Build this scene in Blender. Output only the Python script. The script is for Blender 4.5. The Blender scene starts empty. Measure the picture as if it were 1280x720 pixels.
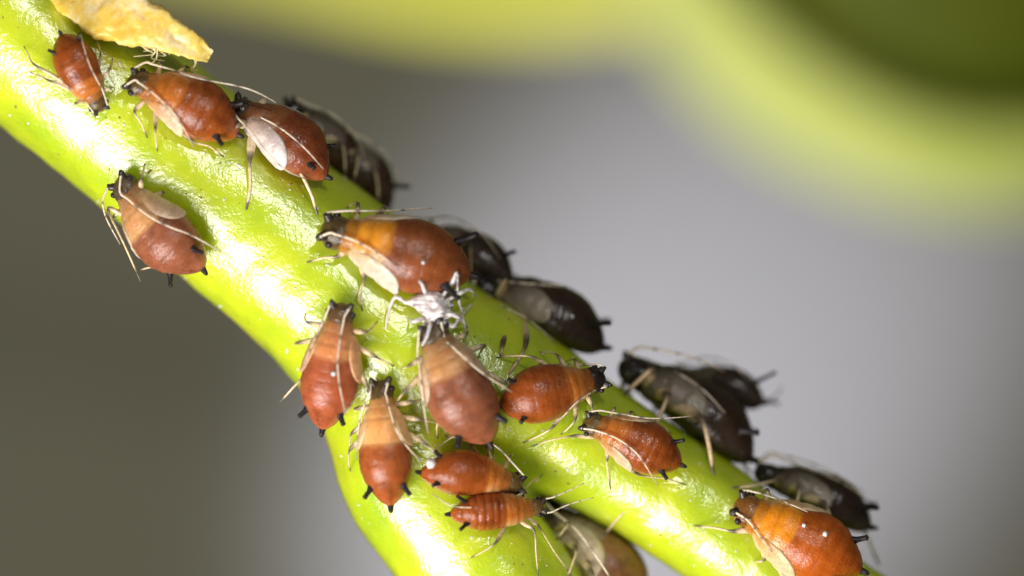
import bpy, bmesh, math, random
from mathutils import Vector, Matrix, noise
from mathutils.bvhtree import BVHTree

# ---------------------------------------------------------------- scene, camera, light
# one unit = one millimetre
sc = bpy.context.scene
sc.unit_settings.system = 'METRIC'
sc.unit_settings.scale_length = 0.001
COL = sc.collection
PX = 75.0            # photograph pixels per millimetre in the plane of the stem
D = 100.0            # camera distance from that plane
A_LENS = 6.2         # aperture of the macro lens, mm

cam_d = bpy.data.cameras.new('camera')
cam = bpy.data.objects.new('camera', cam_d)
COL.objects.link(cam)
cam.location = (0, -D, 0)
cam.rotation_euler = (math.radians(90), 0, 0)
cam_d.sensor_width = 36
cam_d.lens = 36 * D / (1280 / PX)
cam_d.clip_start = 1
cam_d.clip_end = 500
cam_d.dof.use_dof = True
cam_d.dof.focus_distance = D - 1.35
cam_d.dof.aperture_fstop = 1e-3 * cam_d.lens / A_LENS
cam_d.dof.aperture_blades = 0
sc.camera = cam

world = bpy.data.worlds.new('World')
sc.world = world
world.use_nodes = True
bg = world.node_tree.nodes['Background']
bg.inputs[0].default_value = (0.85, 0.84, 0.66, 1)
bg.inputs[1].default_value = 0.07

def lamp(name, kind, loc, target, power, color=(1, 1, 1), **kw):
    l = bpy.data.lights.new(name, kind)
    l.energy = power
    l.color = color
    for k, v in kw.items():
        setattr(l, k, v)
    o = bpy.data.objects.new(name, l)
    COL.objects.link(o)
    o.location = loc
    o.rotation_euler = (Vector(target) - Vector(loc)).to_track_quat('-Z', 'Y').to_euler()
    return o

# the flash with its diffuser: a big soft source low on the left, in front of the stem
key_dir = Vector((-0.50, -0.65, -0.58)).normalized()
lamp('flash_diffuser', 'AREA', key_dir * 42, (0, 0, 0), 30000, (1.0, 0.945, 0.93), shape='RECTANGLE', size=28, size_y=22)
# added front fill from the upper right, brightening the stem's dark upper side
lamp('front_fill', 'AREA', (14, -62, 30), (0, 0, 0), 13500, (1.0, 0.98, 0.95), shape='DISK', size=4.5)
# added unseen spot behind the stem, aimed to grade the backdrop's brightness
lamp('backdrop_fill', 'SPOT', (-32, 30, -50), (4.6, 80, -3.6), 700000, (0.64, 0.65, 1.0), spot_size=math.radians(17), spot_blend=1.0, shadow_soft_size=2)
# added unseen spot from below left, brightening the bud's rim and stalk
lamp('bud_fill', 'SPOT', (-14, 31, -26), (7, 40, 7), 56000, (1.0, 0.98, 0.9), spot_size=math.radians(46), spot_blend=0.7, shadow_soft_size=6)

sc.view_settings.view_transform = 'Standard'
sc.view_settings.look = 'None'
sc.view_settings.exposure = 0.12
sc.view_settings.gamma = 1
sc.view_settings.use_curve_mapping = False
sc.render.engine = 'CYCLES'
sc.cycles.use_denoising = True
sc.cycles.max_bounces = 8
sc.cycles.sample_clamp_indirect = 6

# ---------------------------------------------------------------- helpers
R = random.Random(7)

def at(px, py, y=0.0):
    """photograph pixel at depth y -> point in the scene"""
    k = (y + D) / D / PX
    return Vector(((px - 640) * k, y, (360 - py) * k))

def mesh_obj(name, verts, faces, mat, parent=None, cols=None, smooth=True):
    me = bpy.data.meshes.new(name)
    me.from_pydata([tuple(v) for v in verts], [], faces)
    if cols:
        a = me.color_attributes.new('tint', 'FLOAT_COLOR', 'POINT')
        flat = []
        for c in cols:
            flat += [c[0], c[1], c[2], 1.0]
        a.data.foreach_set('color', flat)
    me.validate()
    if smooth:
        me.polygons.foreach_set('use_smooth', [True] * len(me.polygons))
    me.materials.append(mat)
    o = bpy.data.objects.new(name, me)
    COL.objects.link(o)
    if parent:
        o.parent = parent
    return o

def lerp(a, b, t):
    return a + (b - a) * t

def mixc(a, b, t):
    t = max(0, min(1, t))
    return tuple(lerp(x, y, t) for x, y in zip(a, b))

def sstep(a, b, x):
    t = max(0, min(1, (x - a) / (b - a)))
    return t * t * (3 - 2 * t)

def prof(table, s):
    if s <= table[0][0]:
        return table[0][1]
    for i in range(len(table) - 1):
        a, b = table[i], table[i + 1]
        if s <= b[0]:
            p0 = table[max(0, i - 1)][1]; p3 = table[min(len(table) - 1, i + 2)][1]
            t = (s - a[0]) / (b[0] - a[0])
            m1 = (b[1] - p0) * 0.5 if i > 0 else (b[1] - a[1])
            m2 = (p3 - a[1]) * 0.5 if i + 2 < len(table) else (b[1] - a[1])
            t2, t3 = t * t, t * t * t
            return (2*t3-3*t2+1)*a[1] + (t3-2*t2+t)*m1 + (-2*t3+3*t2)*b[1] + (t3-t2)*m2
    return table[-1][1]

def catmull(pts, n):
    """smooth polyline through pts (Vectors), n steps a span; returns points and the span parameter of each"""
    out, par = [], []
    P = [pts[0] * 2 - pts[1]] + list(pts) + [pts[-1] * 2 - pts[-2]]
    for i in range(1, len(P) - 2):
        for k in range(n):
            t = k / n
            a, b, c, d = P[i-1], P[i], P[i+1], P[i+2]
            out.append(0.5 * ((2*b) + (c-a)*t + (2*a-5*b+4*c-d)*t*t + (3*b-a-3*c+d)*t**3))
            par.append(i - 1 + t)
    out.append(pts[-1].copy()); par.append(len(pts) - 1)
    return out, par

def tube(points, radii, sides=8, cols=None):
    """closed tube with rounded ends; returns verts, faces, cols"""
    V, F, C = [], [], []
    n = len(points)
    t0 = (points[1] - points[0]).normalized()
    up = t0.orthogonal().normalized()
    for i, p in enumerate(points):
        t = (points[min(n-1, i+1)] - points[max(0, i-1)])
        t = t.normalized() if t.length > 1e-9 else t0
        up = (up - t * up.dot(t))
        up = up.normalized() if up.length > 1e-6 else t.orthogonal().normalized()
        sd = t.cross(up)
        for k in range(sides):
            a = 2 * math.pi * k / sides
            V.append(p + (up * math.cos(a) + sd * math.sin(a)) * radii[i])
            if cols: C.append(cols[i])
        if i:
            b0, b1 = (i-1)*sides, i*sides
            for k in range(sides):
                k2 = (k+1) % sides
                F.append((b0+k, b0+k2, b1+k2, b1+k))
    s = len(V); V.append(points[0] - (points[1]-points[0]).normalized()*radii[0]*0.6)
    e = len(V); V.append(points[-1] + (points[-1]-points[-2]).normalized()*radii[-1]*0.6)
    if cols: C += [cols[0], cols[-1]]
    for k in range(sides):
        k2 = (k+1) % sides
        F.append((s, k2, k))
        F.append((e, (n-1)*sides+k, (n-1)*sides+k2))
    return V, F, C

# ---------------------------------------------------------------- materials
def new_mat(name):
    m = bpy.data.materials.new(name)
    m.use_nodes = True
    nt = m.node_tree
    return m, nt, nt.nodes['Principled BSDF']

def nd(nt, kind, **kw):
    n = nt.nodes.new(kind)
    for k, v in kw.items():
        if k in ('op',): n.operation = v
        elif k.startswith('i_'): n.inputs[k[2:].replace('_', ' ')].default_value = v
        else: setattr(n, k, v)
    return n

def ramp(nt, stops):
    n = nt.nodes.new('ShaderNodeValToRGB')
    e = n.color_ramp.elements
    while len(e) < len(stops): e.new(0.5)
    for x, (p, c) in zip(e, stops):
        x.position = p
        x.color = tuple(c) + (1,) if len(c) == 3 else c
    return n

def texco(nt):
    return nt.nodes.new('ShaderNodeTexCoord').outputs['Object']

def noise_n(nt, co, scale, detail=4, rough=0.55):
    n = nt.nodes.new('ShaderNodeTexNoise')
    n.inputs['Scale'].default_value = scale
    n.inputs['Detail'].default_value = detail
    n.inputs['Roughness'].default_value = rough
    nt.links.new(co, n.inputs['Vector'])
    return n.outputs['Fac']

def mathn(nt, op, a, b=None):
    n = nt.nodes.new('ShaderNodeMath'); n.operation = op
    for i, v in enumerate((a, b)):
        if v is None: continue
        if isinstance(v, (int, float)): n.inputs[i].default_value = v
        else: nt.links.new(v, n.inputs[i])
    return n.outputs[0]

def bump(nt, h, strength, dist, prev=None):
    b = nt.nodes.new('ShaderNodeBump')
    b.inputs['Strength'].default_value = strength
    b.inputs['Distance'].default_value = dist
    nt.links.new(h, b.inputs['Height'])
    if prev: nt.links.new(prev, b.inputs['Normal'])
    return b.outputs['Normal']

def mix_col(nt, fac, a, b, mode='MIX'):
    n = nt.nodes.new('ShaderNodeMix'); n.data_type = 'RGBA'; n.blend_type = mode
    if isinstance(fac, (int, float)): n.inputs[0].default_value = fac
    else: nt.links.new(fac, n.inputs[0])
    for i, v in ((6, a), (7, b)):
        if isinstance(v, tuple): n.inputs[i].default_value = v + (1,)
        else: nt.links.new(v, n.inputs[i])
    return n.outputs[2]

def stem_material():
    m, nt, b = new_mat('green_stem_skin')
    co = texco(nt)
    n1 = noise_n(nt, co, 0.55, 3)
    n2 = noise_n(nt, co, 2.0, 4)
    n3 = noise_n(nt, co, 14, 4, 0.6)
    c1 = ramp(nt, [(0.30, (0.37, 0.54, 0.012)), (0.52, (0.54, 0.66, 0.014)), (0.72, (0.68, 0.71, 0.012))])
    nt.links.new(mathn(nt, 'ADD', mathn(nt, 'MULTIPLY', n1, 0.65), mathn(nt, 'MULTIPLY', n2, 0.35)), c1.inputs[0])
    # pale waxy bloom in small patches and a few brown flecks
    bl = ramp(nt, [(0.60, (0, 0, 0)), (0.75, (1, 1, 1))]); nt.links.new(n3, bl.inputs[0])
    c2 = mix_col(nt, mathn(nt, 'MULTIPLY', bl.outputs[0], 0.30), c1.outputs[0], (0.70, 0.72, 0.16))
    vo = nt.nodes.new('ShaderNodeTexVoronoi'); vo.inputs['Scale'].default_value = 3.2; nt.links.new(co, vo.inputs['Vector'])
    fl = ramp(nt, [(0.0, (1, 1, 1)), (0.055, (1, 1, 1)), (0.085, (0, 0, 0))]); nt.links.new(vo.outputs['Distance'], fl.inputs[0])
    pick = ramp(nt, [(0.50, (0, 0, 0)), (0.56, (1, 1, 1))]); nt.links.new(noise_n(nt, co, 1.3, 2), pick.inputs[0])
    c3 = mix_col(nt, mathn(nt, 'MULTIPLY', mathn(nt, 'MULTIPLY', fl.outputs[0], pick.outputs[0]), 0.55), c2, (0.20, 0.15, 0.03))
    nt.links.new(c3, b.inputs['Base Color'])
    b.inputs['Subsurface Weight'].default_value = 0.75
    b.inputs['Subsurface Radius'].default_value = (1.0, 1.0, 0.12)
    b.inputs['Subsurface Scale'].default_value = 0.9
    rr = ramp(nt, [(0.35, (0.22,)*3), (0.7, (0.42,)*3)]); nt.links.new(n2, rr.inputs[0])
    nt.links.new(rr.outputs[0], b.inputs['Roughness'])
    b.inputs['Specular IOR Level'].default_value = 0.10
    b.inputs['Coat Weight'].default_value = 1.0
    b.inputs['Coat IOR'].default_value = 2.1
    b.inputs['Coat Roughness'].default_value = 0.21
    v2 = nt.nodes.new('ShaderNodeTexVoronoi'); v2.inputs['Scale'].default_value = 11; nt.links.new(co, v2.inputs['Vector'])
    nrm = bump(nt, n2, 0.4, 0.08)
    nrm = bump(nt, v2.outputs['Distance'], 0.15, 0.010, nrm)
    nrm = bump(nt, n3, 0.5, 0.022, nrm)
    nt.links.new(nrm, b.inputs['Normal'])
    nt.links.new(nrm, b.inputs['Coat Normal'])
    return m

def aphid_material(name, sss=0.35, rough=0.34, coat=0.25, fine=1.0, radius=(1.0, 0.35, 0.14), depth=0.32):
    m, nt, b = new_mat(name)
    co = texco(nt)
    at_ = nt.nodes.new('ShaderNodeVertexColor'); at_.layer_name = 'tint'
    n1 = noise_n(nt, co, 5, 5, 0.6)
    n2 = noise_n(nt, co, 26, 3, 0.6)
    vr = ramp(nt, [(0.28, (0.70, 0.62, 0.58)), (0.5, (1, 1, 1)), (0.74, (1.30, 1.36, 1.40))])
    nt.links.new(mathn(nt, 'ADD', mathn(nt, 'MULTIPLY', n1, 0.62), mathn(nt, 'MULTIPLY', n2, 0.38)), vr.inputs[0])
    c = mix_col(nt, 1.0, at_.outputs[0], vr.outputs[0], 'MULTIPLY')
    sp = nt.nodes.new('ShaderNodeTexVoronoi'); sp.inputs['Scale'].default_value = 7.5; nt.links.new(co, sp.inputs['Vector'])
    sr = ramp(nt, [(0.0, (1, 1, 1)), (0.07, (1, 1, 1)), (0.10, (0, 0, 0))]); nt.links.new(sp.outputs['Distance'], sr.inputs[0])
    pk = ramp(nt, [(0.54, (0, 0, 0)), (0.58, (1, 1, 1))]); nt.links.new(noise_n(nt, co, 3.1, 2), pk.inputs[0])
    c = mix_col(nt, mathn(nt, 'MULTIPLY', mathn(nt, 'MULTIPLY', sr.outputs[0], pk.outputs[0]), 0.5), c, (0.72, 0.50, 0.34))
    nt.links.new(c, b.inputs['Base Color'])
    b.inputs['Subsurface Weight'].default_value = sss
    b.inputs['Subsurface Radius'].default_value = radius
    b.inputs['Subsurface Scale'].default_value = depth
    rr = ramp(nt, [(0.35, (rough-0.09,)*3), (0.65, (rough+0.12,)*3)]); nt.links.new(n1, rr.inputs[0])
    nt.links.new(rr.outputs[0], b.inputs['Roughness'])
    b.inputs['Specular IOR Level'].default_value = 0.30
    b.inputs['Coat Weight'].default_value = coat
    b.inputs['Coat Roughness'].default_value = 0.16
    vo = nt.nodes.new('ShaderNodeTexVoronoi'); vo.inputs['Scale'].default_value = 30; nt.links.new(co, vo.inputs['Vector'])
    nrm = bump(nt, n1, 0.35*fine, 0.05)
    nrm = bump(nt, vo.outputs['Distance'], 0.6*fine, 0.012, nrm)
    nt.links.new(nrm, b.inputs['Normal'])
    nt.links.new(nrm, b.inputs['Coat Normal'])
    return m

def limb_material():
    m, nt, b = new_mat('limb_cuticle')
    co = texco(nt)
    at_ = nt.nodes.new('ShaderNodeVertexColor'); at_.layer_name = 'tint'
    n = noise_n(nt, co, 22, 3)
    vr = ramp(nt, [(0.3, (0.7, 0.66, 0.6)), (0.6, (1.1, 1.1, 1.1))]); nt.links.new(n, vr.inputs[0])
    nt.links.new(mix_col(nt, 1.0, at_.outputs[0], vr.outputs[0], 'MULTIPLY'), b.inputs['Base Color'])
    b.inputs['Roughness'].default_value = 0.34
    b.inputs['Subsurface Weight'].default_value = 0.35
    b.inputs['Subsurface Radius'].default_value = (1, 0.7, 0.4)
    b.inputs['Subsurface Scale'].default_value = 0.05
    nt.links.new(bump(nt, noise_n(nt, co, 60, 2), 0.4, 0.006), b.inputs['Normal'])
    return m

def black_material():
    m, nt, b = new_mat('black_cuticle')
    co = texco(nt)
    n = noise_n(nt, co, 18, 3)
    r = ramp(nt, [(0.3, (0.006, 0.005, 0.006)), (0.75, (0.035, 0.026, 0.026))]); nt.links.new(n, r.inputs[0])
    nt.links.new(r.outputs[0], b.inputs['Base Color'])
    b.inputs['Roughness'].default_value = 0.42
    b.inputs['Specular IOR Level'].default_value = 0.3
    nt.links.new(bump(nt, n, 0.5, 0.012), b.inputs['Normal'])
    return m

def eye_material():
    m, nt, b = new_mat('compound_eye')
    co = texco(nt)
    b.inputs['Base Color'].default_value = (0.02, 0.012, 0.018, 1)
    b.inputs['Roughness'].default_value = 0.25
    vo = nt.nodes.new('ShaderNodeTexVoronoi'); vo.inputs['Scale'].default_value = 70; nt.links.new(co, vo.inputs['Vector'])
    nt.links.new(bump(nt, vo.outputs['Distance'], 0.5, 0.006), b.inputs['Normal'])
    return m

def husk_material():
    m, nt, b = new_mat('dry_shed_skin')
    co = texco(nt)
    n = noise_n(nt, co, 9, 6, 0.7)
    r = ramp(nt, [(0.36, (0.34, 0.27, 0.24)), (0.45, (0.68, 0.61, 0.58)), (0.60, (0.88, 0.85, 0.84))]); nt.links.new(n, r.inputs[0])
    nt.links.new(r.outputs[0], b.inputs['Base Color'])
    b.inputs['Roughness'].default_value = 0.5
    b.inputs['Subsurface Weight'].default_value = 0.5
    b.inputs['Subsurface Radius'].default_value = (1, 0.8, 0.7)
    b.inputs['Subsurface Scale'].default_value = 0.06
    nt.links.new(bump(nt, n, 0.9, 0.04), b.inputs['Normal'])
    return m

def bract_material():
    m, nt, b = new_mat('yellow_bract_skin')
    co = texco(nt)
    n1 = noise_n(nt, co, 1.6, 5, 0.6)
    n2 = noise_n(nt, co, 9, 5, 0.65)
    r = ramp(nt, [(0.32, (0.74, 0.44, 0.05)), (0.48, (0.80, 0.56, 0.10)), (0.62, (0.84, 0.68, 0.36)), (0.75, (0.86, 0.78, 0.58))])
    nt.links.new(mathn(nt, 'ADD', mathn(nt, 'MULTIPLY', n1, 0.6), mathn(nt, 'MULTIPLY', n2, 0.4)), r.inputs[0])
    sp = ramp(nt, [(0.68, (0, 0, 0)), (0.74, (1, 1, 1))]); nt.links.new(noise_n(nt, co, 6.5, 3), sp.inputs[0])
    nt.links.new(mix_col(nt, mathn(nt, 'MULTIPLY', sp.outputs[0], 0.6), r.outputs[0], (0.22, 0.12, 0.02)), b.inputs['Base Color'])
    b.inputs['Subsurface Weight'].default_value = 0.5
    b.inputs['Subsurface Radius'].default_value = (1, 0.8, 0.15)
    b.inputs['Subsurface Scale'].default_value = 0.4
    b.inputs['Roughness'].default_value = 0.36
    nrm = bump(nt, n1, 0.35, 0.10); nrm = bump(nt, n2, 0.25, 0.025, nrm)
    nt.links.new(nrm, b.inputs['Normal'])
    return m

def plain_green(name, a, c, rough=0.4, sss=0.4, scale=0.25):
    m, nt, b = new_mat(name)
    co = texco(nt)
    r = ramp(nt, [(0.35, a), (0.65, c)]); nt.links.new(noise_n(nt, co, scale, 3), r.inputs[0])
    nt.links.new(r.outputs[0], b.inputs['Base Color'])
    b.inputs['Roughness'].default_value = rough
    b.inputs['Subsurface Weight'].default_value = sss
    b.inputs['Subsurface Radius'].default_value = (1, 1, 0.2)
    b.inputs['Subsurface Scale'].default_value = 1.0
    b.inputs['Specular IOR Level'].default_value = 0.08
    nt.links.new(bump(nt, noise_n(nt, co, 3, 3), 0.2, 0.1), b.inputs['Normal'])
    return m

def backdrop_material():
    m, nt, b = new_mat('grey_backdrop_card')
    co = texco(nt)
    r = ramp(nt, [(0.3, (0.29, 0.282, 0.205)), (0.7, (0.32, 0.31, 0.225))]); nt.links.new(noise_n(nt, co, 0.05, 3), r.inputs[0])
    nt.links.new(r.outputs[0], b.inputs['Base Color'])
    b.inputs['Roughness'].default_value = 0.9
    b.inputs['Specular IOR Level'].default_value = 0.1
    nt.links.new(bump(nt, noise_n(nt, co, 4, 3), 0.2, 0.05), b.inputs['Normal'])
    return m

M_STEM = stem_material()
M_BODY = aphid_material('aphid_cuticle', sss=0.75, rough=0.30, coat=0.26, fine=0.7)
M_DARK = aphid_material('aphid_dark_cuticle', sss=0.2, rough=0.30, coat=0.5, fine=0.6)
M_PAD = aphid_material('wing_pad_cuticle', sss=0.8, rough=0.34, coat=0.25, fine=0.6, radius=(1.0, 0.9, 0.75), depth=0.05)
M_LIMB = limb_material()
M_BLACK = black_material()
M_EYE = eye_material()
M_HUSK = husk_material()
M_BRACT = bract_material()

# ---------------------------------------------------------------- the setting: backdrop and stem
bk = mesh_obj('backdrop', [(-90, 80, -70), (90, 80, -70), (90, 80, 70), (-90, 80, 70)], [(0, 1, 2, 3)], backdrop_material(), smooth=False)
bk['kind'] = 'structure'
bk['label'] = 'plain grey backdrop far behind the stem'

def build_stem():
    V, F = [], []
    def add(pts, rad):
        p3 = [at(x, y, d) for x, y, d in pts]
        P, par = catmull(p3, 14)
        rr = []
        for t in par:
            i = min(int(t), len(rad) - 2)
            rr.append(lerp(rad[i], rad[i+1], t - i) / PX)
        v, f, _ = tube(P, rr, 40)
        o = len(V)
        V.extend(v); F.extend([tuple(i + o for i in q) for q in f])
    # main stem running on into the right-hand branch
    add([(-330, -260, 0.2), (-150, -105, 0.1), (10, 26, 0), (197, 178, 0), (385, 330, 0), (500, 432, 0), (592, 480, 0.0), (691, 531, 0.05),
         (826, 612, 0.1), (1066, 782, 0.2), (1300, 950, 0.3), (1520, 1108, 0.4)],
        [108, 108, 109, 108, 116, 122, 108, 88, 76, 75, 75, 75])
    # left-hand branch
    add([(430, 395, 0.0), (497, 515, -0.1), (522, 594, -0.15), (572, 664, -0.2), (690, 832, -0.2), (830, 1030, -0.2)],
        [90, 96, 98, 98, 98, 98])
    me = bpy.data.meshes.new('tmp'); me.from_pydata([tuple(v) for v in V], [], F)
    o = bpy.data.objects.new('tmp', me); COL.objects.link(o)
    bm = bmesh.new(); bm.from_mesh(me); bmesh.ops.recalc_face_normals(bm, faces=bm.faces); bm.to_mesh(me); bm.free()
    r = o.modifiers.new('r', 'REMESH'); r.mode = 'VOXEL'; r.voxel_size = 0.085; r.use_smooth_shade = True
    s = o.modifiers.new('s', 'SMOOTH'); s.iterations = 14; s.factor = 0.6
    dg = bpy.context.evaluated_depsgraph_get()
    m2 = bpy.data.meshes.new_from_object(o.evaluated_get(dg))
    bpy.data.objects.remove(o)
    m2.name = 'plant_stem'
    # gentle swellings
    m2.materials.clear(); m2.materials.append(M_STEM)
    for v, n in zip(m2.vertices, [Vector(n.vector) for n in m2.vertex_normals]):
        c = v.co
        v.co = c + n * (0.05 * noise.noise(c * 0.7) + 0.02 * noise.noise(c * 2.2))
    m2.polygons.foreach_set('use_smooth', [True] * len(m2.polygons))
    ob = bpy.data.objects.new('plant_stem', m2); COL.objects.link(ob)
    ob['label'] = 'glossy lime green forked plant stem covered with aphids'
    ob['category'] = 'plant stem'
    return ob

stem = build_stem()
STEM = BVHTree.FromPolygons([v.co.copy() for v in stem.data.vertices], [tuple(p.vertices) for p in stem.data.polygons])
CAMP = Vector((0, -D, 0))

def ray(tree, px, py):
    d = (at(px, py, 0) - CAMP).normalized()
    h = tree.ray_cast(CAMP, d)
    return h[0], h[1]

# ---------------------------------------------------------------- aphids
W_T = [(0, 0.012), (0.02, 0.062), (0.06, 0.118), (0.12, 0.172), (0.2, 0.225), (0.3, 0.258), (0.4, 0.265), (0.5, 0.25), (0.58, 0.236),
       (0.66, 0.224), (0.74, 0.19), (0.80, 0.150), (0.86, 0.128), (0.91, 0.124), (0.955, 0.105), (0.985, 0.066), (1.0, 0.01)]
D_T = [(0, 0.012), (0.02, 0.05), (0.06, 0.10), (0.12, 0.15), (0.2, 0.195), (0.3, 0.225), (0.4, 0.228), (0.5, 0.212), (0.58, 0.198),
       (0.66, 0.185), (0.74, 0.155), (0.80, 0.125), (0.86, 0.105), (0.91, 0.10), (0.955, 0.085), (0.985, 0.055), (1.0, 0.01)]
V_T = [(0, 0.012), (0.02, 0.045), (0.06, 0.08), (0.12, 0.11), (0.2, 0.135), (0.3, 0.15), (0.4, 0.15), (0.5, 0.145), (0.58, 0.14),
       (0.66, 0.135), (0.74, 0.125), (0.80, 0.11), (0.86, 0.10), (0.91, 0.095), (0.955, 0.075), (0.985, 0.045), (1.0, 0.01)]

PAL = {
    # abdomen, thorax back, thorax side, head, wing pad
    'rust':   ((0.290, 0.070, 0.010), (0.48, 0.155, 0.022), (0.54, 0.29, 0.11), (0.115, 0.074, 0.022), (0.66, 0.52, 0.36)),
    'brown':  ((0.255, 0.072, 0.018), (0.66, 0.27, 0.020), (0.64, 0.52, 0.36), (0.105, 0.070, 0.024), (0.64, 0.58, 0.48)),
    'russet': ((0.230, 0.058, 0.016), (0.28, 0.10, 0.03), (0.46, 0.38, 0.32), (0.075, 0.050, 0.026), (0.64, 0.58, 0.54)),
    'mauve':  ((0.290, 0.100, 0.046), (0.54, 0.28, 0.11), (0.56, 0.38, 0.22), (0.095, 0.068, 0.036), (0.56, 0.42, 0.29)),
    'pink':   ((0.380, 0.100, 0.036), (0.64, 0.26, 0.095), (0.66, 0.34, 0.15), (0.125, 0.070, 0.028), (0.66, 0.38, 0.20)),
    'tan':    ((0.350, 0.095, 0.022), (0.74, 0.37, 0.12), (0.72, 0.46, 0.21), (0.085, 0.055, 0.018), (0.70, 0.48, 0.25)),
    'orange': ((0.480, 0.110, 0.009), (0.74, 0.27, 0.012), (0.66, 0.42, 0.16), (0.210, 0.090, 0.018), (0.74, 0.58, 0.36)),
    'cream':  ((0.240, 0.110, 0.040), (0.20, 0.14, 0.08), (0.46, 0.40, 0.33), (0.040, 0.030, 0.018), (0.66, 0.54, 0.38)),
    'dark':   ((0.030, 0.014, 0.007), (0.036, 0.024, 0.012), (0.11, 0.09, 0.065), (0.016, 0.012, 0.009), (0.32, 0.27, 0.20)),  # dark adults, with the stem's shade on them also put into the colour
    'umber':  ((0.050, 0.020, 0.008), (0.060, 0.036, 0.014), (0.12, 0.09, 0.06), (0.022, 0.016, 0.010), (0.18, 0.15, 0.12)),  # brown adults, darkened further to stand for shade on the far side
}

class Aphid:
    pass

def body_pt(a, s, phi, off=0.0):
    """point on the body: s from tail tip 0 to front of head 1, phi from the back (0) round the side"""
    L = a.L
    w = prof(W_T, s) * a.fat * L * 0.90
    w *= 1 + a.thor * sstep(0.5, 0.68, s) * sstep(0.88, 0.8, s) + a.rear * sstep(0.35, 0.05, s)
    hd = prof(D_T, s) * a.high * L
    hv = prof(V_T, s) * a.high * L
    k = 1.0
    # segment furrows of the abdomen, folds of the thorax and neck
    for g, wd, dp in a.grooves:
        q = (s - g) / wd
        if abs(q) < 3: k -= dp * math.exp(-q * q)
    k += 0.018 * sstep(a.sb + 0.012, a.sb - 0.012, s) if s > a.sb - 0.2 else 0.018
    k += 0.020 * noise.noise(Vector((s * 5 + a.seed * 7.3, math.cos(phi) * 1.3, math.sin(phi) * 1.3)))
    c, sn = math.cos(phi), math.sin(phi)
    # flattened flanks: the edge of the abdomen is a soft ridge
    y = (w * k + off) * math.copysign(abs(sn) ** 0.92, sn)
    z = ((hd if c > 0 else hv) * k + off) * math.copysign(abs(c) ** 0.96, c)
    zc = -0.045 * L * sstep(0.6, 1.0, s) - 0.02 * L * sstep(0.25, 0.0, s)
    bend = a.bend * L * ((s - 0.45) ** 2)
    return Vector(((s - 0.5) * L, y + bend, z + zc))

def body_col(a, s, phi):
    ab, th, side, head, pad = a.pal
    c = math.cos(phi)
    n = noise.noise(Vector((s * 9 + a.seed * 3.1, math.cos(phi) * 2.2, math.sin(phi) * 2.2)))
    dors = sstep(0.32, 0.98, c + 0.22 * n)
    thc = mixc(side, th, dors)
    if a.band:                                   # paler folds across the back
        thc = mixc(thc, tuple(x * 0.6 for x in thc), 0.8 * max(0, math.sin(s * 95)) ** 4)
    abc = mixc(tuple(min(1, x * 1.25 + 0.02) for x in ab), ab, sstep(-0.3, 0.5, c))
    abc = mixc(abc, tuple(x * 1.5 + 0.008 for x in ab), 0.5 * sstep(0.12, 0.0, s))
    abc = mixc(abc, tuple(x * 0.6 for x in ab), 0.6 * sstep(0.12, 0.45, n))
    # darker furrow lines
    for g, wd, dp in a.grooves:
        q = (s - g) / (wd * 0.7)
        if abs(q) < 2.5:
            f = 0.14 * math.exp(-q * q) * min(1, dp / 0.02)
            abc = tuple(x * (1 - f) for x in abc); thc = tuple(x * (1 - f * 0.8) for x in thc)
    sw = 0.008 + 0.02 * ((a.seed * 7.1) % 1.0)
    col = mixc(abc, thc, sstep(a.sb - sw, a.sb + sw + 0.004, s + 0.014 * c + 0.012 * n))
    neck = mixc(th, head, 0.45)
    col = mixc(col, neck, sstep(0.775, 0.80, s))
    col = mixc(col, head, sstep(0.845, 0.87, s + 0.02 * n))
    return col

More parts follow.
